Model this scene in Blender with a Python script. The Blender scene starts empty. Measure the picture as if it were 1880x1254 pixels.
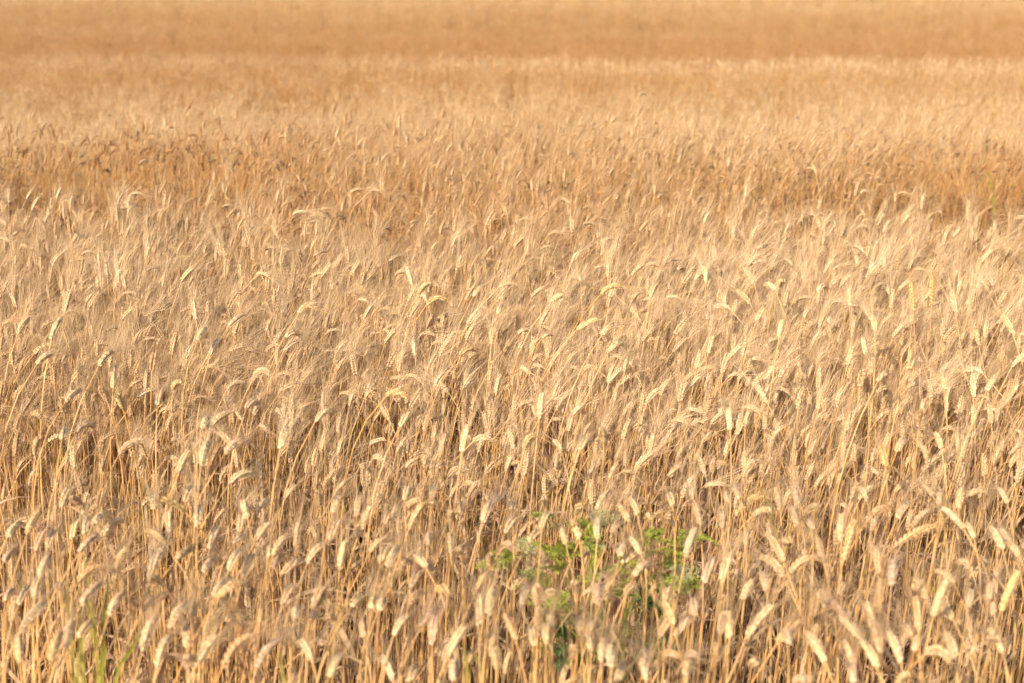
import bpy, math, random
import numpy as np

random.seed(7)
rng = np.random.default_rng(7)
R = math.radians
C = bpy.context.scene.collection

# ------------------------------------------------------------------ camera
FPX = 2611.0                       # focal length in pixels of the 1880 wide photograph (50 mm lens)
CX, CY = 940.0, 627.0
CAM_H = 2.0
PITCH = R(18.6)
cam_d = bpy.data.cameras.new('camera')
cam_d.lens = 50.0
cam_d.sensor_width = 36.0
cam_d.clip_start = 0.05
cam_d.clip_end = 5000.0
cam_o = bpy.data.objects.new('camera', cam_d)
C.objects.link(cam_o)
cam_o.location = (0, 0, CAM_H)
cam_o.rotation_euler = (R(90) - PITCH, 0, 0)
bpy.context.scene.camera = cam_o
cam_d.dof.use_dof = True
cam_d.dof.focus_distance = 3.8
cam_d.dof.aperture_fstop = 3.9
cam_d.dof.aperture_blades = 9

EYE = np.array([0, 0, CAM_H])
RT = np.array([1.0, 0, 0])
FW = np.array([0, math.cos(PITCH), -math.sin(PITCH)])
UP = np.array([0, math.sin(PITCH), math.cos(PITCH)])


def ray(px, py):
    return RT * ((px - CX) / FPX) + UP * ((CY - py) / FPX) + FW


def at_z(px, py, z):
    d = ray(px, py)
    return EYE + d * ((z - CAM_H) / d[2])


def at_y(px, py, y):
    d = ray(px, py)
    return EYE + d * (y / d[1])


def nrm(v):
    return v / (np.linalg.norm(v) + 1e-12)


# ------------------------------------------------------------------ terrain
TY = [-50, 0, 6.6, 7.4, 8.4, 9.7, 12.5, 16, 19.2, 21, 24, 28, 35, 45, 60, 110, 200, 2500]
TZ = [0, 0, 0, -.11, -.42, -.75, -1.0, -1.24, -1.36, -1.56, -1.85, -2.15, -2.60, -2.78, -2.62, -1.6, 1, 30]


def gz(x, y):
    x = np.asarray(x, float)
    y = np.asarray(y, float)
    ys = y + 0.05 * x * np.clip((y - 4) / 3, 0, 1)
    z = np.interp(ys, TY, TZ)
    return z + 0.02 * np.sin(x * 1.3 + 1) * np.cos(y * .9) * np.clip((y - 3) / 3, 0, 1)


# ------------------------------------------------------------------ smooth value noise
_T = rng.random((64, 64))


def vnoise(x, y):
    x = np.asarray(x, float)
    y = np.asarray(y, float)
    xi = np.floor(x).astype(int)
    yi = np.floor(y).astype(int)
    fx = x - xi
    fy = y - yi
    fx = fx * fx * (3 - 2 * fx)
    fy = fy * fy * (3 - 2 * fy)
    a = _T[xi % 64, yi % 64]
    b = _T[(xi + 1) % 64, yi % 64]
    c = _T[xi % 64, (yi + 1) % 64]
    d = _T[(xi + 1) % 64, (yi + 1) % 64]
    return (a * (1 - fx) + b * fx) * (1 - fy) + (c * (1 - fx) + d * fx) * fy


# ------------------------------------------------------------------ materials
def mat(name, ramp, scale=30.0, rough=.6, spec=.25, trans=0.0, coords='Object', bump=0.0, instanced=True, detail=3.0, rand=.12):
    m = bpy.data.materials.new(name)
    m.use_nodes = True
    nt = m.node_tree
    N, L = nt.nodes, nt.links
    N.clear()
    out = N.new('ShaderNodeOutputMaterial')
    b = N.new('ShaderNodeBsdfPrincipled')
    b.inputs['Roughness'].default_value = rough
    b.inputs['Specular IOR Level'].default_value = spec
    tc = N.new('ShaderNodeTexCoord')
    no = N.new('ShaderNodeTexNoise')
    no.inputs['Scale'].default_value = scale
    no.inputs['Detail'].default_value = detail
    L.new(tc.outputs[coords], no.inputs['Vector'])
    cr = N.new('ShaderNodeValToRGB')
    els = cr.color_ramp.elements
    while len(els) < len(ramp):
        els.new(.5)
    for e, (p, c) in zip(els, ramp):
        e.position = p
        e.color = (*c, 1)
    L.new(no.outputs['Fac'], cr.inputs['Fac'])
    col = cr.outputs['Color']

    def mul(c1, c2):
        mx = N.new('ShaderNodeMix')
        mx.data_type = 'RGBA'
        mx.blend_type = 'MULTIPLY'
        mx.inputs[0].default_value = 1
        L.new(c1, mx.inputs[6])
        L.new(c2, mx.inputs[7])
        return mx.outputs[2]
    if instanced:
        oi = N.new('ShaderNodeObjectInfo')
        col = mul(col, oi.outputs['Color'])
        # every plant a little different
        mr = N.new('ShaderNodeMapRange')
        mr.inputs['To Min'].default_value = 1 - rand
        mr.inputs['To Max'].default_value = 1 + rand
        L.new(oi.outputs['Random'], mr.inputs['Value'])
        col = mul(col, mr.outputs['Result'])
        at = N.new('ShaderNodeAttribute')
        at.attribute_type = 'INSTANCER'
        at.attribute_name = 'tone'
        m2 = N.new('ShaderNodeMapRange')
        m2.inputs['From Min'].default_value = -1
        m2.inputs['From Max'].default_value = 1
        L.new(at.outputs['Fac'], m2.inputs['Value'])
        r2 = N.new('ShaderNodeValToRGB')
        e = r2.color_ramp.elements
        e.new(.5)
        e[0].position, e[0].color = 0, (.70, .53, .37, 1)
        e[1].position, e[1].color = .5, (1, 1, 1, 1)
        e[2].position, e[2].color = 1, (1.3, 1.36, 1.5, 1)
        L.new(m2.outputs['Result'], r2.inputs['Fac'])
        col = mul(col, r2.outputs['Color'])
    L.new(col, b.inputs['Base Color'])
    if bump:
        bp = N.new('ShaderNodeBump')
        bp.inputs['Strength'].default_value = bump
        bp.inputs['Distance'].default_value = .01
        L.new(no.outputs['Fac'], bp.inputs['Height'])
        L.new(bp.outputs['Normal'], b.inputs['Normal'])
    if trans:
        t = N.new('ShaderNodeBsdfTranslucent')
        L.new(col, t.inputs['Color'])
        mx = N.new('ShaderNodeMixShader')
        mx.inputs[0].default_value = trans
        L.new(b.outputs[0], mx.inputs[1])
        L.new(t.outputs[0], mx.inputs[2])
        L.new(mx.outputs[0], out.inputs[0])
    else:
        L.new(b.outputs[0], out.inputs[0])
    return m


M_EAR = mat('ripe_ear', [(.3, (.47, .295, .135)), (.5, (.62, .44, .24)), (.68, (.73, .57, .36))], 150, .5, .35, .08)
M_EARG = mat('golden_ear', [(.3, (.44, .28, .135)), (.5, (.59, .41, .222)), (.68, (.69, .515, .32))], 150, .5, .3, .08)
M_AWN = mat('awn_straw', [(.3, (.45, .298, .157)), (.5, (.60, .42, .23)), (.72, (.71, .527, .31))], 14, .45, .4, .25)
M_STEM = mat('straw_stem', [(.3, (.50, .29, .105)), (.5, (.60, .36, .14)), (.7, (.66, .43, .20))], 18, .45, .4, .05)
M_LEAF = mat('dry_leaf', [(.3, (.30, .20, .115)), (.5, (.44, .30, .175)), (.7, (.56, .40, .24))], 25, .7, .2, .25)
M_SOIL = mat('soil', [(.3, (.10, .065, .04)), (.5, (.16, .105, .065)), (.7, (.24, .165, .10))], 9, .95, .1, 0, bump=.6, instanced=False, detail=10)
M_GREEN = mat('feathery_leaf_green', [(.3, (.21, .265, .03)), (.5, (.32, .365, .055)), (.7, (.43, .435, .10))], 30, .5, .3, .3, instanced=False)
M_GSTEM = mat('green_stem', [(.3, (.20, .26, .07)), (.6, (.32, .36, .12)), (.8, (.42, .40, .16))], 20, .5, .3, .1, instanced=False)
M_UMBEL = mat('umbel_flower', [(.3, (.40, .46, .17)), (.5, (.54, .58, .28)), (.7, (.66, .66, .40))], 120, .6, .2, .2, instanced=False)
M_DARKLEAF = mat('weed_leaf', [(.3, (.03, .085, .02)), (.5, (.05, .13, .028)), (.7, (.09, .19, .04))], 24, .4, .4, .2, instanced=False)
M_BLADE = mat('grass_blade', [(.3, (.22, .22, .035)), (.5, (.32, .29, .055)), (.7, (.44, .36, .10))], 12, .45, .35, .3, instanced=False)


# ------------------------------------------------------------------ mesh building (numpy)
class MB:
    def __init__(s):
        s.v, s.f, s.m, s.n = [], [], [], 0

    def add(s, v, f, mi=0):
        v = np.asarray(v, float)
        s.v.append(v)
        for a in f:
            a = np.asarray(a, int)
            s.f.append(a + s.n)
            s.m.append(np.full(len(a), mi, int))
        s.n += len(v)

    def join(s, o, M=None, off=None):
        for v in o.v:
            pass
        v = np.concatenate(o.v)
        if M is not None:
            v = v @ M.T
        if off is not None:
            v = v + off
        s.v.append(v)
        for a, m in zip(o.f, o.m):
            s.f.append(a + s.n)
            s.m.append(m)
        s.n += len(v)

    def mesh(s, name, mats, smooth=True, shift=None):
        me = bpy.data.meshes.new(name)
        v = np.concatenate(s.v)
        if shift is not None:
            v = v - shift
        me.vertices.add(len(v))
        me.vertices.foreach_set('co', v.astype(np.float32).ravel())
        loops = np.concatenate([a.ravel() for a in s.f])
        tot = np.concatenate([np.full(len(a), a.shape[1]) for a in s.f])
        st = np.concatenate([[0], np.cumsum(tot)[:-1]])
        me.loops.add(len(loops))
        me.loops.foreach_set('vertex_index', loops.astype(np.int32))
        me.polygons.add(len(tot))
        me.polygons.foreach_set('loop_start', st.astype(np.int32))
        me.polygons.foreach_set('loop_total', tot.astype(np.int32))
        me.polygons.foreach_set('material_index', np.concatenate(s.m).astype(np.int32))
        if smooth:
            me.polygons.foreach_set('use_smooth', np.ones(len(tot), bool))
        for m in mats:
            me.materials.append(m)
        me.update(calc_edges=True)
        return me


def tube(mb, pts, rad, k=5, mi=0, cap=True):
    pts = np.asarray(pts, float)
    n = len(pts)
    rad = np.broadcast_to(np.asarray(rad, float), (n,))
    T = np.gradient(pts, axis=0)
    T /= np.linalg.norm(T, axis=1)[:, None] + 1e-12
    ref = np.array([1.0, 0.13, 0.05]) if abs(T[0][0]) < .8 else np.array([.1, 1.0, .07])
    A = np.cross(T, ref)
    A /= np.linalg.norm(A, axis=1)[:, None]
    B = np.cross(T, A)
    an = np.arange(k) * 2 * math.pi / k
    ring = A[:, None, :] * np.cos(an)[None, :, None] + B[:, None, :] * np.sin(an)[None, :, None]
    V = (pts[:, None, :] + ring * rad[:, None, None]).reshape(-1, 3)
    i = np.arange(n - 1)[:, None] * k
    j = np.arange(k)[None, :]
    q = np.stack([i + j, i + (j + 1) % k, i + k + (j + 1) % k, i + k + j], -1).reshape(-1, 4)
    fs = [q]
    if cap:
        V = np.concatenate([V, pts[-1:] + T[-1:] * rad[-1]])
        e = (n - 1) * k
        fs.append(np.array([[e + a, e + (a + 1) % k, n * k] for a in range(k)]))
    mb.add(V, fs, mi)


def ribbon(mb, pts, wid, nvec, mi=0, fold=0.0):
    """a blade along pts; nvec = its width direction, fold lifts the edges"""
    pts = np.asarray(pts, float)
    n = len(pts)
    T = np.gradient(pts, axis=0)
    T /= np.linalg.norm(T, axis=1)[:, None] + 1e-12
    nv = np.broadcast_to(np.asarray(nvec, float), (n, 3))
    W = nv - (nv * T).sum(1)[:, None] * T
    W /= np.linalg.norm(W, axis=1)[:, None] + 1e-12
    wid = np.broadcast_to(np.asarray(wid, float), (n,))
    U = np.cross(W, T)
    h = wid[:, None] * .5
    if fold:
        V = np.stack([pts - W * h + U * h * fold, pts, pts + W * h + U * h * fold], 1).reshape(-1, 3)
        c = 3
    else:
        V = np.stack([pts - W * h, pts + W * h], 1).reshape(-1, 3)
        c = 2
    i = np.arange(n - 1)[:, None] * c
    j = np.arange(c - 1)[None, :]
    mb.add(V, [np.stack([i + j, i + j + 1, i + c + j + 1, i + c + j], -1).reshape(-1, 4)], mi)


def bez(P, n):
    t = np.linspace(0, 1, n)[:, None]
    P = [np.asarray(p, float) for p in P]
    if len(P) == 3:
        return (1 - t) ** 2 * P[0] + 2 * t * (1 - t) * P[1] + t * t * P[2]
    return (1 - t) ** 3 * P[0] + 3 * t * (1 - t) ** 2 * P[1] + 3 * t * t * (1 - t) * P[2] + t ** 3 * P[3]


def seed_template(k, hs, rs):
    V = [(0, 0, 0)]
    for h, r in zip(hs, rs):
        for a in range(k):
            an = 2 * math.pi * (a + .5) / k
            V.append((math.cos(an) * r, math.sin(an) * r, h))
    V.append((0, 0, 1))
    n = len(hs)
    tri = [[0, 1 + (a + 1) % k, 1 + a] for a in range(k)]
    quad = []
    for i in range(n - 1):
        for a in range(k):
            b = (a + 1) % k
            quad.append([1 + i * k + a, 1 + i * k + b, 1 + (i + 1) * k + b, 1 + (i + 1) * k + a])
    e = 1 + (n - 1) * k
    tri += [[e + a, e + (a + 1) % k, n * k + 1] for a in range(k)]
    return np.array(V, float), np.array(tri), np.array(quad)


SEED_HI = seed_template(6, (.1, .35, .68), (.28, .5, .36))
SEED_MID = seed_template(5, (.12, .55), (.33, .48))
SEED_LO = seed_template(4, (.35,), (.5,))


def make_ear(curve, g, lod=2, width=1.0, awn_len=.11, awn_w=.00055, awn_n=2, spread=1.0):
    """curve: the three control points of the ear's axis.  Returns (ear, beard) mesh builders in the same space."""
    P0, P1, P2 = curve
    L = np.linalg.norm(P2 - P0)
    tmpl = (SEED_LO, SEED_MID, SEED_HI)[lod]
    nn = (9, 15, 19)[lod]
    ear, beard = MB(), MB()
    n0 = nrm(np.array([g.uniform(-1, 1), g.uniform(-1, 1), g.uniform(-.6, .6)]))
    ax = bez(curve, 7)
    tube(ear, ax[:-1], np.array([.002, .0034, .0036, .0034, .003, .002]), 5, 0)
    seedV, tri, quad = tmpl
    ts = np.linspace(0.0, .93, nn)
    fl = (0.0,) if lod == 0 else ((-1, 1) if lod == 1 else (-1, 0, 1))
    for i, t in enumerate(ts):
        P = (1 - t) ** 2 * P0 + 2 * t * (1 - t) * P1 + t * t * P2
        T = nrm(2 * (1 - t) * (P1 - P0) + 2 * t * (P2 - P1))
        n = nrm(n0 - np.dot(n0, T) * T)
        b = np.cross(T, n)
        s = 1 if i % 2 else -1
        sz = width * (.52 + .53 * math.sin(math.pi * min(1, .22 + t * .74))) * g.uniform(.9, 1.1)
        for q in fl:
            ang = R(g.uniform(13, 21)) if q else R(g.uniform(20, 27))
            d = nrm(T * math.cos(ang) + s * n * math.sin(ang) + b * q * .17 + g.normal(0, .03, 3))
            org = P + s * n * .0016 * sz + b * q * .0026 * sz
            ln = .0132 * sz * (1.0 if q else .92)
            w = .0064 * sz if lod else .0112 * sz
            xx = nrm(b - np.dot(b, d) * d)
            yy = np.cross(d, xx)
            V = org + (seedV[:, :1] * xx) * w + (seedV[:, 1:2] * yy) * w * .85 + seedV[:, 2:] * d * ln
            ear.add(V, [tri] + ([quad] if len(quad) else []))
            if q == 0 and lod:
                continue
            if awn_n == 1 and (i % 2 == 0) == (q > 0):
                continue
            al = awn_len * (.75 + .35 * math.sin(math.pi * (.2 + .7 * t))) * g.uniform(.8, 1.15)
            ad = nrm(T * 1.0 + (s * n * .20 + b * q * .17) * spread + g.normal(0, .06, 3))
            tip = org + d * ln * .93
            e = tip + ad * al + np.array([0, 0, -1.0]) * al * .06 + g.normal(0, .05, 3) * al
            m = tip + nrm(d + ad) * al * .5
            if lod == 2:
                tube(beard, bez((tip, m, e), 5), np.array([1, .9, .75, .55, .25]) * awn_w * .5, 3, 0, cap=False)
            else:
                ribbon(beard, bez((tip, m, e), 4 if lod else 3), (np.array([1, .9, .7, .3]) if lod else np.array([1, .8, .3])) * awn_w * 1.15, g.normal(0, 1, 3), 0)
    return ear, beard


def stem_curve(G, E, d0, g, n=11):
    """from the ground point G to the ear's base E, arriving along d0"""
    h = np.linalg.norm(E - G)
    k = h * (.20 if d0[2] > .5 else .16)
    j = g.normal(0, .012, 3)
    j[2] = 0
    return bez((G, G + (E - G) * .35 + np.array([0, 0, .12 * h]) + j, E - d0 * k * 1.6 + j, E), n)


def make_leaf(mb, sc, g, mi=0, k=None):
    i = int(g.integers(2, 8)) if k is None else k
    p = sc[i]
    a = g.uniform(0, 2 * math.pi)
    o = np.array([math.cos(a), math.sin(a), 0])
    ln = g.uniform(.12, .26)
    up = g.uniform(.2, .9)
    pts = bez((p, p + o * ln * .35 + np.array([0, 0, ln * up * .5]), p + o * ln * .8 + np.array([0, 0, -ln * g.uniform(.0, .45)]), p + o * ln * .75 + np.array([0, 0, -ln * g.uniform(.4, 1.0)])), 9)
    side = np.array([-o[1], o[0], 0])
    tw = np.linspace(0, g.uniform(-2.4, 2.4), 9)[:, None]
    nv = side * np.cos(tw) + np.array([0, 0, 1.0]) * np.sin(tw)
    w = np.array([.5, .85, 1, 1, .95, .85, .65, .4, .12]) * g.uniform(.006, .011)
    ribbon(mb, pts, w, nv, mi, .35)


# ------------------------------------------------------------------ scene helpers
def obj(name, me, parent=None):
    o = bpy.data.objects.new(name, me)
    C.objects.link(o)
    if parent is not None:
        o.parent = parent
    return o


def empty(name, loc):
    o = bpy.data.objects.new(name, None)
    o.empty_display_size = .05
    C.objects.link(o)
    o.location = loc
    return o


# ------------------------------------------------------------------ ground
def build_ground():
    xs = np.concatenate([[-2500, -600, -150, -60], np.linspace(-30, 30, 61), [60, 150, 600, 2500]])
    ys = np.concatenate([[-400, -50, -10], np.linspace(-4, 40, 111), [45, 55, 70, 120, 200, 500, 1000, 2500]])
    X, Y = np.meshgrid(xs, ys)
    Z = gz(np.clip(X, -20, 20), Y)
    V = np.stack([X, Y, Z], -1).reshape(-1, 3)
    nx = len(xs)
    i = np.arange(len(ys) - 1)[:, None] * nx
    j = np.arange(nx - 1)[None, :]
    q = np.stack([i + j, i + j + 1, i + nx + j + 1, i + nx + j], -1).reshape(-1, 4)
    mb = MB()
    mb.add(V, [q])
    g = obj('ground', mb.mesh('ground', [M_SOIL]))
    g['kind'] = 'structure'
    g['label'] = 'brown soil of the field under the wheat'


build_ground()

# ------------------------------------------------------------------ the ears one can tell apart: base -> tip, read off enlarged tiles
TILES = {
    'A': (0, 900, 3.032), 'B': (620, 900, 3.032), 'D': (1240, 900, 2.9375),
    'E': (0, 550, 3.032), 'F': (620, 500, 3.032), 'G': (1260, 500, 3.032),
}
EARS = {
    'A': '''345 95 335 10 c|470 110 440 30|545 105 590 0|855 110 820 40 c|1020 110 935 40 g|1030 70 1035 0|1100 205 1075 120|945 250 905 140|400 275 390 175 c|470 245 450 170|150 245 190 130 g|40 265 65 200|195 340 205 240|265 320 260 240|520 190 545 150|570 265 650 190 ca|440 350 510 270|215 500 215 395 c|650 450 725 320 c|970 400 1065 325 c|1165 330 1190 225 c|1305 295 1335 280 c|1330 235 1330 130|1420 290 1475 200 c|1645 325 1655 190|1835 285 1870 190|1850 125 1875 50|1780 90 1785 0 c|1420 120 1470 75|1380 160 1320 80|910 285 790 240 g|1130 460 1160 410|1500 370 1495 330|1520 360 1600 280 a|1270 450 1310 350|1350 480 1380 375 y|1520 440 1530 395 y|1570 470 1675 435 a|1710 410 1780 310|830 490 860 360 y|885 400 870 310|910 530 875 460|430 520 550 450 ga|640 510 600 440|450 640 520 540|190 600 160 520|330 545 370 515 y|115 790 215 640 y|20 400 30 360 y|605 700 640 600 c|740 680 775 580|820 650 890 610|1190 600 1230 530 c|1215 600 1345 540 ga|1570 640 1615 550|1740 670 1775 570|1770 640 1850 625 a|1070 710 1045 650|945 770 1010 670 ca|790 900 825 740|430 820 505 740|370 880 360 750|110 960 50 840 g|285 960 285 820 g|870 990 910 850 ca|1090 980 1180 830 c|1235 990 1410 810 ga|1430 990 1540 850 ya|1740 960 1650 870 a|1640 720 1625 685|1740 720 1745 660|1860 720 1850 670 c|1310 740 1300 690|1830 1040 1875 960|1075 980 1075 890|100 640 115 570 y|30 620 10 590|1040 880 1000 760''',
    'B': '''105 150 100 50 c|110 260 180 90 c|260 190 275 135|310 180 325 100|395 220 470 80 g|390 100 460 40|375 60 380 0|520 80 525 0|680 140 675 90|630 165 630 110|805 180 850 80|850 95 910 75 ya|965 110 960 75|930 240 990 170 c|1155 90 1150 30|1135 220 1180 160 a|1060 290 1140 270 a|895 350 970 300 a|630 350 620 255 c|685 350 680 305|500 310 495 270|180 345 285 300 ca|240 400 260 350|275 430 320 340|10 440 40 290 c|300 540 310 450 c|335 455 420 430 a|490 430 420 395|510 460 540 420|410 540 440 470|550 560 625 560 ga|75 650 135 635 c|185 660 190 625|235 670 240 635|390 640 460 595|310 810 370 730 c|460 760 530 705|150 820 110 760|525 860 530 730|610 930 700 770 c|840 700 860 570 c|785 760 790 600 y|845 430 850 340|770 560 860 490 ga|1020 650 1060 560 y|1110 640 1105 515|1115 780 1120 640 w|1140 610 1200 540 y|1180 740 1250 660 ba|1185 770 1185 720|1330 570 1310 490 c|1440 640 1460 550|1345 270 1310 200 c|1445 270 1450 175 w|1440 110 1520 20 c|1525 240 1600 215 a|1270 300 1245 220|1330 130 1340 75|1620 180 1570 90|1670 140 1640 60|1720 160 1725 135|1585 410 1690 400 ca|1650 480 1750 445 ca|1570 370 1620 320 y|1690 360 1640 290|1605 590 1620 510 c|1820 620 1860 580 c|1870 750 1830 650 g|1390 830 1420 770|1350 790 1350 740|1300 940 1310 840 w|1090 870 1080 800|990 830 930 720 g|890 1000 885 860 w|1160 860 1160 780|1465 960 1490 870 c|1520 990 1530 900 y|1800 920 1870 880|1725 970 1730 930|1715 1060 1715 980|310 1060 230 960|640 1060 640 980|1560 1060 1620 1010|400 1065 420 1040|1410 900 1410 860|1835 180 1825 130|1865 90 1860 40''',
    'D': '''345 50 340 0|280 70 290 25|320 140 470 35 ga|415 140 480 90|250 205 265 130|135 190 115 80|565 110 560 0 c|665 80 655 0|655 195 650 110|700 125 745 70|740 210 750 190|585 390 520 260|590 290 580 250|800 390 760 250|890 280 910 140 c|900 400 970 160 g|1010 200 1150 95 ga|1195 155 1275 80|1275 200 1340 100 y|1060 220 1120 190 a|1185 300 1420 185 g|1555 210 1440 100|1525 100 1580 0|1575 30 1700 30 a|1420 80 1470 30|1610 260 1615 200 w|1660 110 1700 100 b|1765 320 1740 220|1855 360 1830 300|1800 280 1795 235|590 480 470 370 a|610 450 770 370 ca|150 500 225 390 y|245 500 295 350|360 590 440 510|55 360 110 220 y|490 540 490 470|380 800 520 620 c|0 790 110 730 a|240 770 245 640 y|290 800 310 680|545 830 665 705 g|610 830 640 800|740 680 730 540|815 650 815 570|885 570 950 545 a|1005 810 920 715 c|810 930 735 800 w|910 690 860 660 a|1090 650 1130 500 g|1095 450 1105 330 c|1165 520 1205 400 y|1060 740 1070 640|1100 880 1110 740|1310 760 1320 600 g|1350 590 1340 500|1320 530 1245 510 a|1390 680 1460 500 c|1500 500 1450 460|1580 630 1640 565 y|1690 590 1750 520|1755 650 1850 440 g|1720 670 1725 600|1500 700 1450 680 a|1690 850 1650 760|1765 880 1755 790|1510 910 1505 800|1285 870 1365 840 a|1350 880 1430 880 a|1215 930 1190 800 w|1090 960 1040 840|1205 1040 1200 950|960 940 945 850|410 950 400 890|640 1040 670 980|960 1040 990 990|50 1000 105 950|50 910 95 850 y|1035 60 1025 0|90 60 100 0|1790 70 1790 10|1390 30 1375 0|100 680 115 620|1270 790 1270 760''',
    'E': '''100 190 135 95|285 225 315 110 c|190 300 290 265 a|205 360 260 300|630 495 635 365|600 570 595 490 c|550 370 600 290|845 400 880 305|1100 230 1120 160 w|1170 310 1200 225 c|1660 80 1755 25 a|1590 210 1650 195 a|1270 155 1350 85|1415 430 1515 410 ca|960 500 1025 455 c|685 610 690 525 w|875 590 870 510 c|365 570 410 510 c|1155 720 1250 630|1130 720 1130 665 c|1370 610 1410 590 a|1755 680 1840 630 ca|345 780 325 735 c|425 740 480 715 ca|1250 860 1360 800 a|1560 830 1575 720 c|990 970 1030 850|1120 930 1130 805|1280 1020 1400 990 a|195 870 255 760|660 870 800 790 a''',
    'F': '''495 180 600 150 ga|900 85 1010 80 ca|450 120 515 65 c|755 135 810 65 c|1190 160 1280 140 ca|1470 350 1540 290 c|1510 440 1600 405 ca|1120 820 1140 680 c|690 1000 715 860 c|1740 140 1775 65 c|1040 985 1080 900 c|1350 990 1400 940 w|1480 950 1460 870 c|345 860 400 790 c|1330 320 1440 260|890 235 915 180 c|270 690 390 690 ga|680 460 780 440 ga|1465 120 1580 80 ga''',
    'G': '''495 100 450 70 wa|515 80 520 50 w|730 110 800 85 ca|390 270 440 195 w|515 370 545 270 c|1050 330 1060 240 c|1000 460 1000 370|1025 570 1055 470 c|1265 220 1250 60 o|1365 190 1370 20 o|965 640 960 550 c|985 590 1030 670 ba|1065 610 1145 580 ca|1440 650 1465 565 c|1295 860 1275 760 c|245 880 250 770 w|1820 350 1770 240 c|1235 540 1300 505 c|1670 660 1760 570|1420 980 1420 905 c|1170 1000 1250 950 ca|1255 290 1290 240 c|1110 1080 1110 970 o''',
}
TONES = {  # the plant's own colour as a tint of the straw materials, and its word
    'c': ((1.08, 1.06, 1.02), 'cream'), 'w': ((1.13, 1.11, 1.07), 'whitish'), 'g': ((1.0, .91, .75), 'golden'),
    'y': ((.92, .92, .98), 'greyish'), 'b': ((.72, .62, .52), 'brown'), 'o': ((1.06, .87, .66), 'deep golden'), 's': ((1.03, 1.0, .97), 'straw'),
}
recs = []
for tile, txt in EARS.items():
    ox, oy, sc = TILES[tile]
    for r in txt.split('|'):
        w = r.split()
        fl = w[4] if len(w) > 4 else ''
        tone = next((c for c in fl if c in TONES), 's')
        x0, y0, x1, y1 = (float(v) for v in w[:4])
        recs.append(dict(b=(ox + x0 / sc, oy + y0 / sc), t=(ox + x1 / sc, oy + y1 / sc), arc='a' in fl, tone=tone, focus=tile in 'EFG'))

CARROT = (905, 925, 1300, 1254)


def posture(r, fore):
    dx, dy = r['t'][0] - r['b'][0], r['b'][1] - r['t'][1]
    side = 'right' if dx > 0 else 'left'
    a = math.degrees(math.atan2(abs(dx), dy))
    if r['arc']:
        return 'ear arching over to the ' + side
    if fore < .42:
        return 'blunt ear seen end on'
    if a > 92:
        return 'ear hanging down ' + side
    if a > 58:
        return 'nearly level ear pointing ' + side
    if a > 16:
        return 'ear leaning ' + side
    return 'upright ear'


def zone(r):
    x, y = r['b']
    if r['focus']:
        k = 'left' if x < 620 else ('middle' if x < 1260 else 'right')
        return 'sharp rows, %s third' % k
    if x < 300 and y > 1020:
        return 'beside green grass tuft'
    if CARROT[0] < x < CARROT[2] and y > CARROT[1]:
        return 'among the wild carrot' if y < 1090 else 'before the wild carrot'
    side = ('left corner' if x < 460 else 'left of carrot') if x < 1000 else ('right of carrot' if x < 1600 else 'right corner')
    return ('front edge ' if y > 1110 else 'second rows ') + side


ORD = ['first', 'second', 'third', 'fourth', 'fifth', 'sixth', 'seventh', 'eighth', 'ninth', 'tenth', 'eleventh', 'twelfth', 'thirteenth', 'fourteenth', 'fifteenth', 'sixteenth', 'seventeenth', 'eighteenth']
g = np.random.default_rng(21)
for r in recs:
    stand = .075 if r['focus'] else 0.0
    h = g.uniform(.80, .88) + stand
    by = min(r['b'][1], 1330)
    E = at_z(r['b'][0], by, h)
    zc = np.dot(E - EYE, FW)
    v2 = RT * (r['t'][0] - r['b'][0]) + UP * (r['b'][1] - r['t'][1])
    p = v2 * zc / FPX
    pl = np.linalg.norm(p)
    Lr = g.uniform(.048, .060) * (1.12 if r['tone'] == 'o' else 1)
    r['fore'] = pl / Lr
    if pl < Lr:
        dz = math.sqrt(Lr * Lr - pl * pl) * (1 if g.random() < .8 else -1)
        ch = p + FW * dz
    else:
        ch = p * min(1, Lr * 1.45 / pl)
        dz = 0
    r.update(E=E, ch=ch, L=np.linalg.norm(ch))
    r['post'] = posture(r, r['fore'])
    r['zone'] = zone(r)
cells = {}
for r in recs:
    cells.setdefault((r['tone'], r['post'], r['zone']), []).append(r)
for (tone, post, zn), rs in cells.items():
    rs.sort(key=lambda r: r['b'][0])
    for i, r in enumerate(rs):
        lab = f'{TONES[tone][1]} wheat, {post}, {zn}'
        if len(rs) > 1:
            lab += f', {ORD[i]} from left' if i < len(rs) - 1 or len(rs) > 18 else ', rightmost such'
        r['label'] = lab

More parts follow.
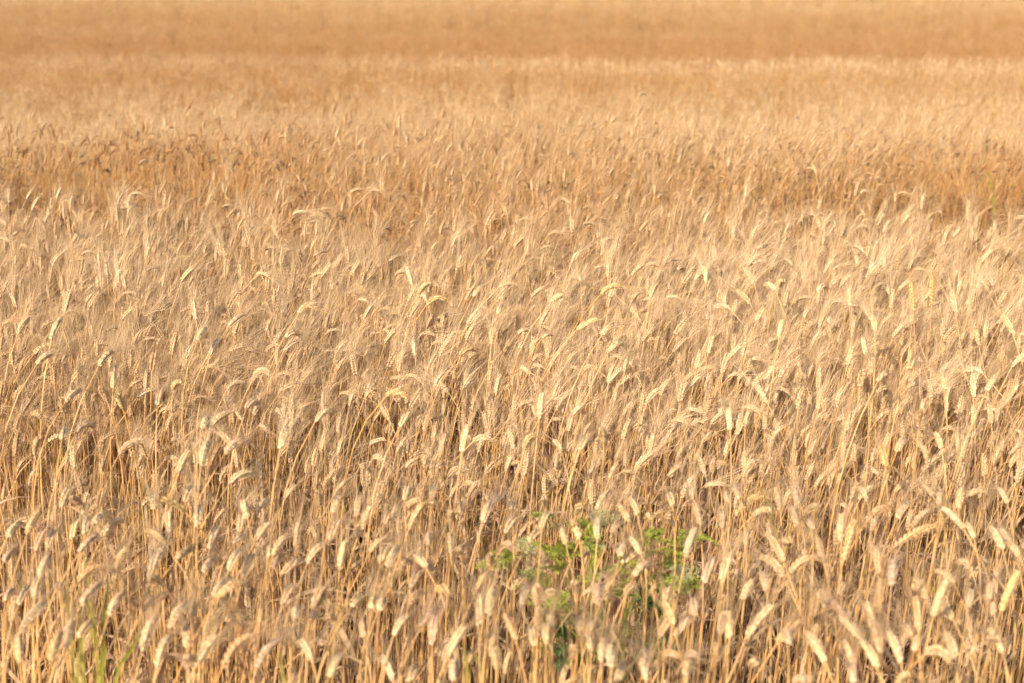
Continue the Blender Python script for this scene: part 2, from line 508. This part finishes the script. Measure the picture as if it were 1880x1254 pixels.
for r in recs:
    E, ch = r['E'], r['ch']
    L = r['L']
    bend = .38 if r['arc'] else .17
    mid = E + ch * .5 + np.array([0, 0, 1.0]) * L * bend
    d0 = nrm(mid - E)
    gx = E[0] - .10 * ch[0] / L - g.normal(0, .02) - .03
    gy = E[1] - .06 * ch[1] / L + g.normal(0, .03)
    G = np.array([gx, gy, float(gz(gx, gy)) - .01])
    tint = TONES[r['tone']][0]
    ear, beard = make_ear((E, mid, E + ch), g, 2, width=g.uniform(.80, .96) if not r['focus'] else g.uniform(.86, .98), awn_len=g.uniform(.06, .095), awn_w=.00052 if not r['focus'] else .00055)
    root = empty('wheat_stalk', G)
    root['label'] = r['label']
    root['category'] = 'wheat'
    root['group'] = 'bearded wheat stalks standing at the front of the field'
    col = tuple(c * g.uniform(.96, 1.04) for c in tint) + (1,)
    sc = stem_curve(G, E, d0, g)
    mb = MB()
    rad = np.linspace(.0022, .00125, len(sc))
    rad[3] *= 1.25
    rad[6] *= 1.2
    tube(mb, sc, rad, 6)
    st = obj('stem', mb.mesh('stem', [M_STEM], shift=G), root)
    eo = obj('ear', ear.mesh('ear', [M_EAR], shift=G), root)
    bo = obj('beard', beard.mesh('beard', [M_AWN], shift=G), eo)
    parts = [eo, bo, st]
    if g.random() < .65:
        mb = MB()
        make_leaf(mb, sc, g, k=int(g.integers(3, 8)))
        parts.append(obj('leaf', mb.mesh('leaf', [M_LEAF], shift=G), root))
    for o in parts:
        o.color = col

# ------------------------------------------------------------------ wild carrot, weed and grass
def grow(a, b, r0, r1, mb, g, sag=.0, n=7):
    m = (a + b) / 2 + np.array([g.normal(0, .01), g.normal(0, .01), sag])
    tube(mb, bez((a, m, b), n), np.linspace(r0, r1, n), 5)


def feather(mb, base, d, ln, g, depth=2):
    """a finely cut leaf: axis, side axes and thread-like lobes"""
    d = nrm(d)
    side = nrm(np.cross(d, np.array([.2, .1, 1.0])) + g.normal(0, .25, 3))
    tip = base + d * ln + np.array([0, 0, -ln * .12])
    ax = bez((base, base + d * ln * .5 + np.array([0, 0, ln * .08]), tip), 8)
    tube(mb, ax, np.linspace(.0011, .0004, 8), 3)
    for i in range(1, 8):
        for s in (-1, 1):
            l2 = ln * .5 * (1 - i / 9.0)
            dd = nrm(side * s + d * .7 + g.normal(0, .18, 3))
            if depth > 1:
                e = ax[i] + dd * l2
                ribbon(mb, bez((ax[i], ax[i] + dd * l2 * .5, e), 3), .0012, g.normal(0, 1, 3))
                for q in range(1, 6):
                    p = ax[i] + dd * l2 * q / 5.5
                    for s2 in (-1, 1):
                        l3 = l2 * .34
                        d3 = nrm(np.cross(dd, side) * .3 * g.normal() + d * s2 + dd * .7 + g.normal(0, .2, 3))
                        ribbon(mb, np.array([p, p + d3 * l3 * .5, p + d3 * l3]), np.array([.0026, .0036, .0010]), g.normal(0, 1, 3))


def build_carrot():
    g = np.random.default_rng(5)
    Y = 2.52
    gx = at_y(1110, 1000, Y)[0]
    G = np.array([gx, Y, 0.0])
    root = empty('wild_carrot', G)
    root['label'] = 'green feathery wild carrot with flat whitish umbels among the wheat stalks'
    root['category'] = 'wild plant'
    mb = MB()
    tops = [((1108, 947), 2.47, .030, (.1, -.1)), ((966, 1000), 2.5, .026, (.35, -.15)), ((1092, 1002), 2.42, .020, (0, .0)), ((976, 1052), 2.46, .021, (.25, -.2)), ((1258, 1052), 2.44, .028, (-.2, -.15)), ((1240, 1040), 2.6, .018, (.2, 0)), ((1180, 1016), 2.58, .015, (.2, .2)), ((1025, 1012), 2.6, .013, (0, .1))]
    node = G + np.array([0, 0, .34])
    main = G + np.array([.0, -.02, .60])
    grow(G, node, .0042, .0034, mb, g)
    grow(node, main, .0032, .0022, mb, g)
    ups = []
    for (pp, y, rr, tilt) in tops:
        c = at_y(pp[0], pp[1], y)
        s = node if c[2] < .72 else main * .6 + node * .4
        grow(s, c - np.array([0, 0, .025]), .002, .0011, mb, g, sag=-.02)
        ups.append((c, rr, tilt))
    for px, py, y in ((1028, 1090, 2.46), (1085, 1075, 2.42), (1150, 1105, 2.44), (1185, 1060, 2.5), (1232, 1095, 2.44), (1062, 1130, 2.4), (1255, 1130, 2.46), (995, 1120, 2.48)):
        c = at_y(px, py, y - .14)
        grow(G + np.array([(c[0] - G[0]) * .55, g.normal(0, .03), 0]), c, .0024, .0013, mb, g)
    obj('stem', mb.mesh('stem', [M_GSTEM], shift=G), root)
    for c, rr, tilt in ups:
        um = MB()
        nv = nrm(np.array([tilt[0], tilt[1], 1.0]))
        u = nrm(np.cross(nv, np.array([0, 1.0, 0])))
        v = np.cross(nv, u)
        base = c - np.array([0, 0, .025])
        for k in range(26):
            a = k * 2.399963
            q = math.sqrt((k + .5) / 26) * rr
            cc = c + u * math.cos(a) * q + v * math.sin(a) * q - nv * (q * q / rr) * .12
            tube(um, bez((base, base + nv * .010 + (cc - c) * .5, cc), 4), np.array([.0006, .0005, .0005, .0004]), 3)
            for w in range(9):
                b2 = a + w * 2.4
                q2 = math.sqrt((w + .4) / 9) * rr * .17
                f = cc + u * math.cos(b2) * q2 + v * math.sin(b2) * q2 + nv * g.uniform(0, .002)
                V = f + np.stack([u * .0016, nv * .0011, -u * .0016, v * .0017, -v * .0016, -nv * .0009])
                um.add(V, [np.array([[0, 3, 1], [3, 2, 1], [2, 4, 1], [4, 0, 1], [3, 0, 5], [2, 3, 5], [4, 2, 5], [0, 4, 5]])], 1)
        obj('umbel', um.mesh('umbel', [M_GSTEM, M_UMBEL], shift=G), root)
    spots = [(940, 1030, 2.48), (955, 1015, 2.52), (1025, 958, 2.56), (1064, 1005, 2.5), (1080, 1022, 2.46), (1100, 975, 2.52), (1250, 988, 2.5), (1192, 1012, 2.48), (1215, 1030, 2.52), (1122, 1102, 2.42), (1010, 1070, 2.48), (1050, 1050, 2.5), (1150, 1050, 2.5), (1240, 1085, 2.46), (1060, 1110, 2.46), (1200, 1080, 2.5), (990, 1110, 2.5), (1090, 1060, 2.42), (1040, 1030, 2.45), (1170, 985, 2.56), (1130, 1030, 2.55)]
    for (px, py, y) in spots:
        lm = MB()
        c = at_y(px, py, y - .08)
        s = node * .5 + main * .5 + g.normal(0, .03, 3)
        s[2] = min(s[2], c[2] - .03)
        grow(s, c, .0013, .0008, lm, g, sag=-.01, n=5)
        for k in range(2):
            d = nrm(np.array([(c - s)[0] * 2 + g.normal(0, .05), g.normal(-.02, .05), .05 + g.normal(0, .03)]))
            feather(lm, c + g.normal(0, .006, 3), d, g.uniform(.042, .07), g)
        obj('leaf', lm.mesh('leaf', [M_GREEN], shift=G), root)


build_carrot()


def oval_leaf(base, d, ln, wd, g, droop=.25):
    mb = MB()
    n = 8
    side = nrm(np.cross(d, np.array([0, 0, 1.0])) + g.normal(0, .2, 3))
    pts = bez((base, base + d * ln * .5 + np.array([0, 0, ln * .2]), base + d * ln + np.array([0, 0, -ln * droop])), n)
    ribbon(mb, pts, np.array([.12, .55, .9, 1, .92, .72, .42, .05]) * wd, side, 0, .3)
    return mb


def build_weed(pxs, Y, base_px, label):
    g = np.random.default_rng(int(base_px))
    gx = at_y(base_px, 1150, Y)[0]
    G = np.array([gx, Y, 0.0])
    root = empty('leafy_weed', G)
    root['label'] = label
    root['category'] = 'wild plant'
    root['group'] = 'dark leafy weeds under the wild carrot'
    top = np.array([gx, Y, max(at_y(px, py, Y)[2] for px, py in pxs)])
    mb = MB()
    grow(G, top, .0035, .0015, mb, g, n=9)
    obj('stem', mb.mesh('stem', [M_GSTEM], shift=G), root)
    for px, py in pxs:
        c = at_y(px, py, Y + g.normal(0, .04))
        for k in range(3):
            a = g.uniform(0, 6.28)
            d = nrm(np.array([math.cos(a), math.sin(a) - .4, g.uniform(-.1, .7)]))
            b = c - d * .02
            b[0] = b[0] * .7 + gx * .3
            lf = oval_leaf(b, d, g.uniform(.04, .07), g.uniform(.018, .03), g)
            o = obj('leaf', lf.mesh('leaf', [M_DARKLEAF], shift=G), root)


build_weed([(1195, 1065), (1185, 1085), (1200, 1110), (1225, 1125), (1235, 1150), (1215, 1180), (1190, 1200), (1240, 1190)], 2.62, 1210, 'dark green leafy weed low between the stems, right one of two')
build_weed([(1045, 1135), (1060, 1150), (1030, 1165), (1075, 1175), (1015, 1190), (1050, 1205), (1025, 1225), (1085, 1215)], 2.60, 1050, 'dark green leafy weed low between the stems, left one of two')


def blade(mb, top, foot, w, g, lean=0.0):
    m = (top + foot) / 2 + np.array([g.normal(0, .01), g.normal(0, .02), 0])
    pts = bez((foot, m, top), 10)
    wd = np.array([.5, .8, 1, 1, 1, .95, .85, .65, .4, .08]) * w
    ribbon(mb, pts, wd, np.array([1.0, g.normal(0, .5), 0]), 0, .4)


def build_tuft(name, tops, label, cat='grass', group=None):
    """tops: (px, py of the tip, px, py of a lower point, Y, width)"""
    g = np.random.default_rng(int(tops[0][0]))
    fx = np.mean([at_y(t[2], t[3], t[4])[0] for t in tops])
    fy = np.mean([t[4] for t in tops])
    G = np.array([fx, fy, float(gz(fx, fy))])
    root = empty(name, G)
    root['label'] = label
    root['category'] = cat
    if group:
        root['group'] = group
    for t in tops:
        if name == 'grass_tuft':
            t = t[:4] + (t[4] - .12, t[5] * .85)
        a = at_y(t[0], t[1], t[4])
        b = at_y(t[2], t[3], t[4] + .02)
        mb = MB()
        k = (b[2] - G[2]) / max(.05, a[2] - b[2])
        f = b + (b - a) * k * .55
        f = np.array([f[0] * .8 + fx * .2, t[4] + .03, G[2] - .01])
        pts = np.concatenate([bez((f, (f + b) / 2 + np.array([0, 0, .02]), b), 6)[:-1], bez((b, (a + b) / 2 + np.array([g.normal(0, .004), 0, 0]), a), 7)])
        n = len(pts)
        wd = np.interp(np.linspace(0, 1, n), [0, .3, .65, .9, 1], [.6, 1, 1, .55, .06]) * t[5]
        ribbon(mb, pts, wd, np.array([1.0, g.normal(0, .35), 0]), 0, .4)
        obj('blade', mb.mesh('blade', [M_BLADE], shift=G), root)


build_tuft('grass_tuft', [(123, 1060, 130, 1150, 2.2, .007), (152, 1015, 162, 1085, 2.28, .006), (143, 1070, 146, 1150, 2.22, .007), (200, 1062, 190, 1150, 2.18, .007), (168, 1095, 178, 1180, 2.16, .006), (152, 1165, 154, 1250, 2.08, .009), (196, 1185, 180, 1250, 2.05, .008), (262, 1155, 220, 1220, 2.06, .007), (140, 1185, 142, 1250, 2.1, .006)],
           'tuft of yellow-green grass blades among the wheat at the left front')
GG = 'single green grass blades in the wheat'
build_tuft('grass_shoot', [(515, 1192, 524, 1252, 2.03, .007)], 'short green blade in front wheat between grass tuft and carrot', group=GG)
build_tuft('grass_shoot', [(850, 1178, 858, 1250, 2.04, .007), (868, 1192, 885, 1252, 2.04, .007)], 'pair of green blades in the front wheat left of the wild carrot', group=GG)
build_tuft('grass_shoot', [(1386, 890, 1412, 930, 2.72, .006)], 'slanting green blade behind the front rows, above right of the carrot', group=GG)
build_tuft('grass_shoot', [(1811, 312, 1820, 340, 6.05, .009)], 'small green blade far back by the orange gap at right', group=GG)


# ------------------------------------------------------------------ the rest of the wheat: one mass
def variant(idx, lod, g, kind, short=False, small=1.0):
    """one stalk rooted at the origin, leaning to +x"""
    mb = MB()
    h = g.uniform(.70, .84)
    if kind == 0:
        a0, a1 = g.uniform(0, 14), g.uniform(2, 26)
    elif kind == 1:
        a0, a1 = g.uniform(12, 32), g.uniform(28, 62)
    else:
        a0, a1 = g.uniform(40, 62), g.uniform(95, 135)
    L = g.uniform(.041, .057) * small
    y = g.normal(0, .12)
    d0 = nrm(np.array([math.sin(R(a0)), y, math.cos(R(a0))]))
    d1 = nrm(np.array([math.sin(R(a1)), y, math.cos(R(a1))]))
    E = np.array([.035 + .10 * math.sin(R(a0)), g.normal(0, .02), h])
    curve = (E, E + d0 * L * .5, E + d0 * L * .5 + d1 * L * .5)
    ear, beard = make_ear(curve, g, lod, width=L / .061 * .98, awn_len=small * g.uniform(.075, .115) * (.6 if short else 1), awn_w=(.00038 if short else .00046) if lod else .0008, awn_n=2)
    sc = stem_curve(np.zeros(3), E, d0, g, 9 if lod else 6)
    mb.join(ear)
    ear_n = len(mb.m)
    b2 = beard
    b2.m = [m + 1 for m in b2.m]
    mb.join(b2)
    s = MB()
    tube(s, sc, np.linspace(.0017, .0010, len(sc)), 4 if lod else 3, 2)
    for _ in range(2 if lod else 1):
        if g.random() < .75:
            make_leaf(s, sc, g, 3, k=int(g.integers(1, len(sc) - 3)))
    mb.join(s)
    return mb


g = np.random.default_rng(99)
KINDS = [0, 1, 0, 2, 0, 1, 0, 1, 1, 0, 2, 1]
singles = [variant(i, 1, g, KINDS[i % 12]) for i in range(36)] + [variant(i, 1, g, KINDS[i % 12], True) for i in range(24)] + [variant(i, 1, g, KINDS[i % 12], i % 3 > 0, .80) for i in range(24)]
lows = [variant(i, 0, g, KINDS[i % 12], False, .85) for i in range(24)]
src = bpy.data.collections.new('wheat_kinds')
MATS = [M_EARG, M_AWN, M_STEM, M_LEAF]


def rotz(a):
    return np.array([[math.cos(a), -math.sin(a), 0], [math.sin(a), math.cos(a), 0], [0, 0, 1]])


def lean_angle(g):
    return g.normal(.15, .8) if g.random() < .8 else g.uniform(-math.pi, math.pi)


nv = 0
for mb in singles:
    o = bpy.data.objects.new('wheat_kind_%03d' % nv, mb.mesh('wheat_kind', MATS))
    o.color = ((1.0, .97, .93, 1), (.94, .92, .91, 1), (1.04, .94, .78, 1), (1.05, 1.03, .98, 1), (.84, .75, .64, 1), (1.0, .96, .90, 1), (1.07, 1.05, 1.0, 1))[(nv * 5) % 7]
    src.objects.link(o)
    nv += 1
N_SINGLE = nv
for c in range(10):        # handfuls for the far field
    mb = MB()
    for k in range(9):
        mb.join(lows[int(g.integers(0, 24))], rotz(lean_angle(g)) * g.uniform(.9, 1.08), np.array([g.uniform(-.15, .15), g.uniform(-.15, .15), 0]))
    o = bpy.data.objects.new('wheat_kind_%03d' % nv, mb.mesh('wheat_kind', MATS))
    o.color = ((1.0, .97, .93, 1), (.94, .92, .91, 1), (1.04, .94, .78, 1), (1.05, 1.03, .98, 1), (.84, .75, .64, 1), (1.0, .96, .90, 1), (1.07, 1.05, 1.0, 1))[(nv * 5) % 7]
    src.objects.link(o)
    nv += 1
N_ALL = nv

NEAR_END = 8.6


def in_hole(x, y):
    """the two worn gaps where the stems show"""
    l = ((x + 1.80) / .66) ** 2 + ((y - 5.65) / .62) ** 2
    r = ((x - 1.78) / .55) ** 2 + ((y - 5.5) / .58) ** 2
    r2 = ((x - 1.2) / .35) ** 2 + ((y - 5.5) / .3) ** 2
    return np.minimum(np.minimum(l, r), r2)


def scatter(y0, y1, dens, margin):
    w = .36 * y1 * 1.1 + margin
    n = int(2 * w * (y1 - y0) * dens)
    x = rng.uniform(-w, w, n)
    y = rng.uniform(y0, y1, n)
    k = np.abs(x) < .38 * y * 1.08 + margin
    return x[k], y[k]


PX, PY, VID, ROT, SCL, TON = [], [], [], [], [], []


def put(x, y, vid, scl, tone):
    n = len(x)
    a = np.where(rng.random(n) < .82, rng.normal(.15, .75, n), rng.uniform(-math.pi, math.pi, n))
    PX.append(x)
    PY.append(y)
    VID.append(vid)
    ROT.append(np.stack([rng.normal(0, .07, n), rng.normal(.02, .07, n), a], -1))
    SCL.append(scl)
    TON.append(np.clip(tone, -1, 1))


DRIFTS = []      # darker, thinner drifts of the crop and paler feathery ones: centre and half axes read as ground distances
for px, py, wx, wy, k in ((60, 235, 320, 22, -.40), (420, 240, 180, 20, -.3), (960, 262, 190, 26, -.36), (1300, 320, 190, 34, -.34), (1760, 262, 190, 26, -.40), (1420, 345, 120, 30, -.2),
                          (330, 470, 120, 34, -.32), (590, 425, 120, 40, -.34), (760, 400, 140, 30, -.2), (1010, 400, 120, 40, -.12),
                          (200, 560, 260, 50, .16), (470, 700, 220, 60, .12), (880, 720, 280, 60, .16), (1330, 700, 130, 60, .14), (1300, 500, 200, 40, .10), (500, 330, 200, 26, .06), (90, 370, 120, 30, .12)):
    c, e, f = at_z(px, py, .8), at_z(px + wx, py, .8), at_z(px, py - wy, .8)
    DRIFTS.append((c[0], c[1], e[0] - c[0], f[1] - c[1], k))


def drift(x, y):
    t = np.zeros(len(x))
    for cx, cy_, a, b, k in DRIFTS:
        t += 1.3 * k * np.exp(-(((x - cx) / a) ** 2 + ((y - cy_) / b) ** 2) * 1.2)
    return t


def tone_of(x, y):
    t = (vnoise(x * .9 + 5, y * 1.1) - .5) * .5 + rng.normal(0, .22, len(x))
    return t


# near and sharp rows
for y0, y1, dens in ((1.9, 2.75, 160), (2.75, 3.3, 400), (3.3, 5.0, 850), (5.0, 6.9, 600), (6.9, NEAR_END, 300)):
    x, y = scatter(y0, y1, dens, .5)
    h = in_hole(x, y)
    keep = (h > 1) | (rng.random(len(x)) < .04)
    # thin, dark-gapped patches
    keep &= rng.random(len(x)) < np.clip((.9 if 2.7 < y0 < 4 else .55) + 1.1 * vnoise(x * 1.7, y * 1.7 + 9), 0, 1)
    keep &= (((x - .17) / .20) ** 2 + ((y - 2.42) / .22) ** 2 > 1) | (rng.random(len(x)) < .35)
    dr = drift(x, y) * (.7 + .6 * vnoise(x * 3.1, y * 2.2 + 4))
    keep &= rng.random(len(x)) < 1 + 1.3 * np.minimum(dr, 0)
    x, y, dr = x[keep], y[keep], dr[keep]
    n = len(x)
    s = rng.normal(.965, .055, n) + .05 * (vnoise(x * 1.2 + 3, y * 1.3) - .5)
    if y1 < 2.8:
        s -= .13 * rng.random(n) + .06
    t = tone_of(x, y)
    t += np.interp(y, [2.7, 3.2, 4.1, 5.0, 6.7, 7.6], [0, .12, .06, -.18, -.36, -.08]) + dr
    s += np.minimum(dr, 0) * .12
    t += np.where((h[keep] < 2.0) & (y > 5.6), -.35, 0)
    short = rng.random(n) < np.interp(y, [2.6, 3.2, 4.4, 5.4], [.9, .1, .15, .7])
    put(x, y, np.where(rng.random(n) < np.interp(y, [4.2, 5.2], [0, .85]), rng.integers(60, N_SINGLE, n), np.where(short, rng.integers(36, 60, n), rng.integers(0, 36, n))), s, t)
# far rows: the slope beyond the brow and the rise behind it
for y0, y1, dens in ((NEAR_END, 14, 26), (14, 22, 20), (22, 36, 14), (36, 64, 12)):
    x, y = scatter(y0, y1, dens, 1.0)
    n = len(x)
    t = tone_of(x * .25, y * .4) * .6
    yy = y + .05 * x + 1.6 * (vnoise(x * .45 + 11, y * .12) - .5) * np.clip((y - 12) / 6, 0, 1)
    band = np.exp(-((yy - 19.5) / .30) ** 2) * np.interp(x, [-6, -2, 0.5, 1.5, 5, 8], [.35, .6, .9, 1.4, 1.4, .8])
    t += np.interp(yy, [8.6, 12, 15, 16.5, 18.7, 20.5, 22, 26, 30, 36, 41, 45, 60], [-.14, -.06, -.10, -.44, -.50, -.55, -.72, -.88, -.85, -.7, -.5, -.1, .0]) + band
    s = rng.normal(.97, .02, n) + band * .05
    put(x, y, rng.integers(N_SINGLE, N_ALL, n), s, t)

PX = np.concatenate(PX)
PY = np.concatenate(PY)
pm = bpy.data.meshes.new('wheat_crop')
P = np.stack([PX, PY, gz(PX, PY) - .01], -1)
pm.vertices.add(len(P))
pm.vertices.foreach_set('co', P.astype(np.float32).ravel())
for nm, ty, arr in (('vid', 'INT', np.concatenate(VID).astype(np.int32)), ('scl', 'FLOAT', np.concatenate(SCL).astype(np.float32)), ('tone', 'FLOAT', np.concatenate(TON).astype(np.float32))):
    at = pm.attributes.new(nm, ty, 'POINT')
    at.data.foreach_set('value', arr)
at = pm.attributes.new('rot', 'FLOAT_VECTOR', 'POINT')
at.data.foreach_set('vector', np.concatenate(ROT).astype(np.float32).ravel())
pm.update()
crop = obj('wheat_crop', pm)
crop['kind'] = 'stuff'
crop['label'] = 'dense ripe bearded wheat filling the field to the top'
crop['category'] = 'wheat'
print('crop points', len(P), 'stalk things', len(recs))

ng = bpy.data.node_groups.new('crop_growth', 'GeometryNodeTree')
ng.interface.new_socket('Geometry', in_out='INPUT', socket_type='NodeSocketGeometry')
ng.interface.new_socket('Geometry', in_out='OUTPUT', socket_type='NodeSocketGeometry')
N, L = ng.nodes, ng.links
gi, go = N.new('NodeGroupInput'), N.new('NodeGroupOutput')
ci = N.new('GeometryNodeCollectionInfo')
ci.inputs['Collection'].default_value = src
ci.inputs['Separate Children'].default_value = True
ci.inputs['Reset Children'].default_value = True
ip = N.new('GeometryNodeInstanceOnPoints')
ip.inputs['Pick Instance'].default_value = True


def named(nm, ty):
    a = N.new('GeometryNodeInputNamedAttribute')
    a.data_type = ty
    a.inputs['Name'].default_value = nm
    return a.outputs['Attribute']


e2r = N.new('FunctionNodeEulerToRotation')
L.new(named('rot', 'FLOAT_VECTOR'), e2r.inputs[0])
L.new(gi.outputs[0], ip.inputs['Points'])
L.new(ci.outputs[0], ip.inputs['Instance'])
L.new(named('vid', 'INT'), ip.inputs['Instance Index'])
L.new(e2r.outputs[0], ip.inputs['Rotation'])
L.new(named('scl', 'FLOAT'), ip.inputs['Scale'])
L.new(ip.outputs[0], go.inputs[0])
md = crop.modifiers.new('growth', 'NODES')
md.node_group = ng

# ------------------------------------------------------------------ light
SUN_EL, SUN_AZ = R(34), R(-153)       # azimuth of the sun seen from above, from +y towards +x: behind the camera, to its left
sd = np.array([math.sin(SUN_AZ) * math.cos(SUN_EL), math.cos(SUN_AZ) * math.cos(SUN_EL), math.sin(SUN_EL)])
sl = bpy.data.lights.new('sun', 'SUN')
sl.energy = 4.4
sl.angle = R(.53)
sl.color = (1.0, .85, .65)
so = bpy.data.objects.new('sun', sl)
C.objects.link(so)
from mathutils import Vector
so.rotation_euler = Vector(tuple(sd)).to_track_quat('Z', 'Y').to_euler()
w = bpy.data.worlds.new('World')
bpy.context.scene.world = w
w.use_nodes = True
nt = w.node_tree
bg = nt.nodes['Background']
sky = nt.nodes.new('ShaderNodeTexSky')
sky.sky_type = 'NISHITA'
sky.sun_disc = False
sky.sun_elevation = SUN_EL
sky.sun_rotation = SUN_AZ
sky.dust_density = 2.0
nt.links.new(sky.outputs[0], bg.inputs['Color'])
bg.inputs['Strength'].default_value = .15

sc = bpy.context.scene
sc.view_settings.view_transform = 'Standard'
sc.view_settings.look = 'None'
sc.view_settings.gamma = 1
sc.view_settings.exposure = .65
cy = sc.cycles
cy.max_bounces = 6
cy.diffuse_bounces = 4
cy.glossy_bounces = 2
cy.transmission_bounces = 3
cy.caustics_reflective = False
cy.caustics_refractive = False
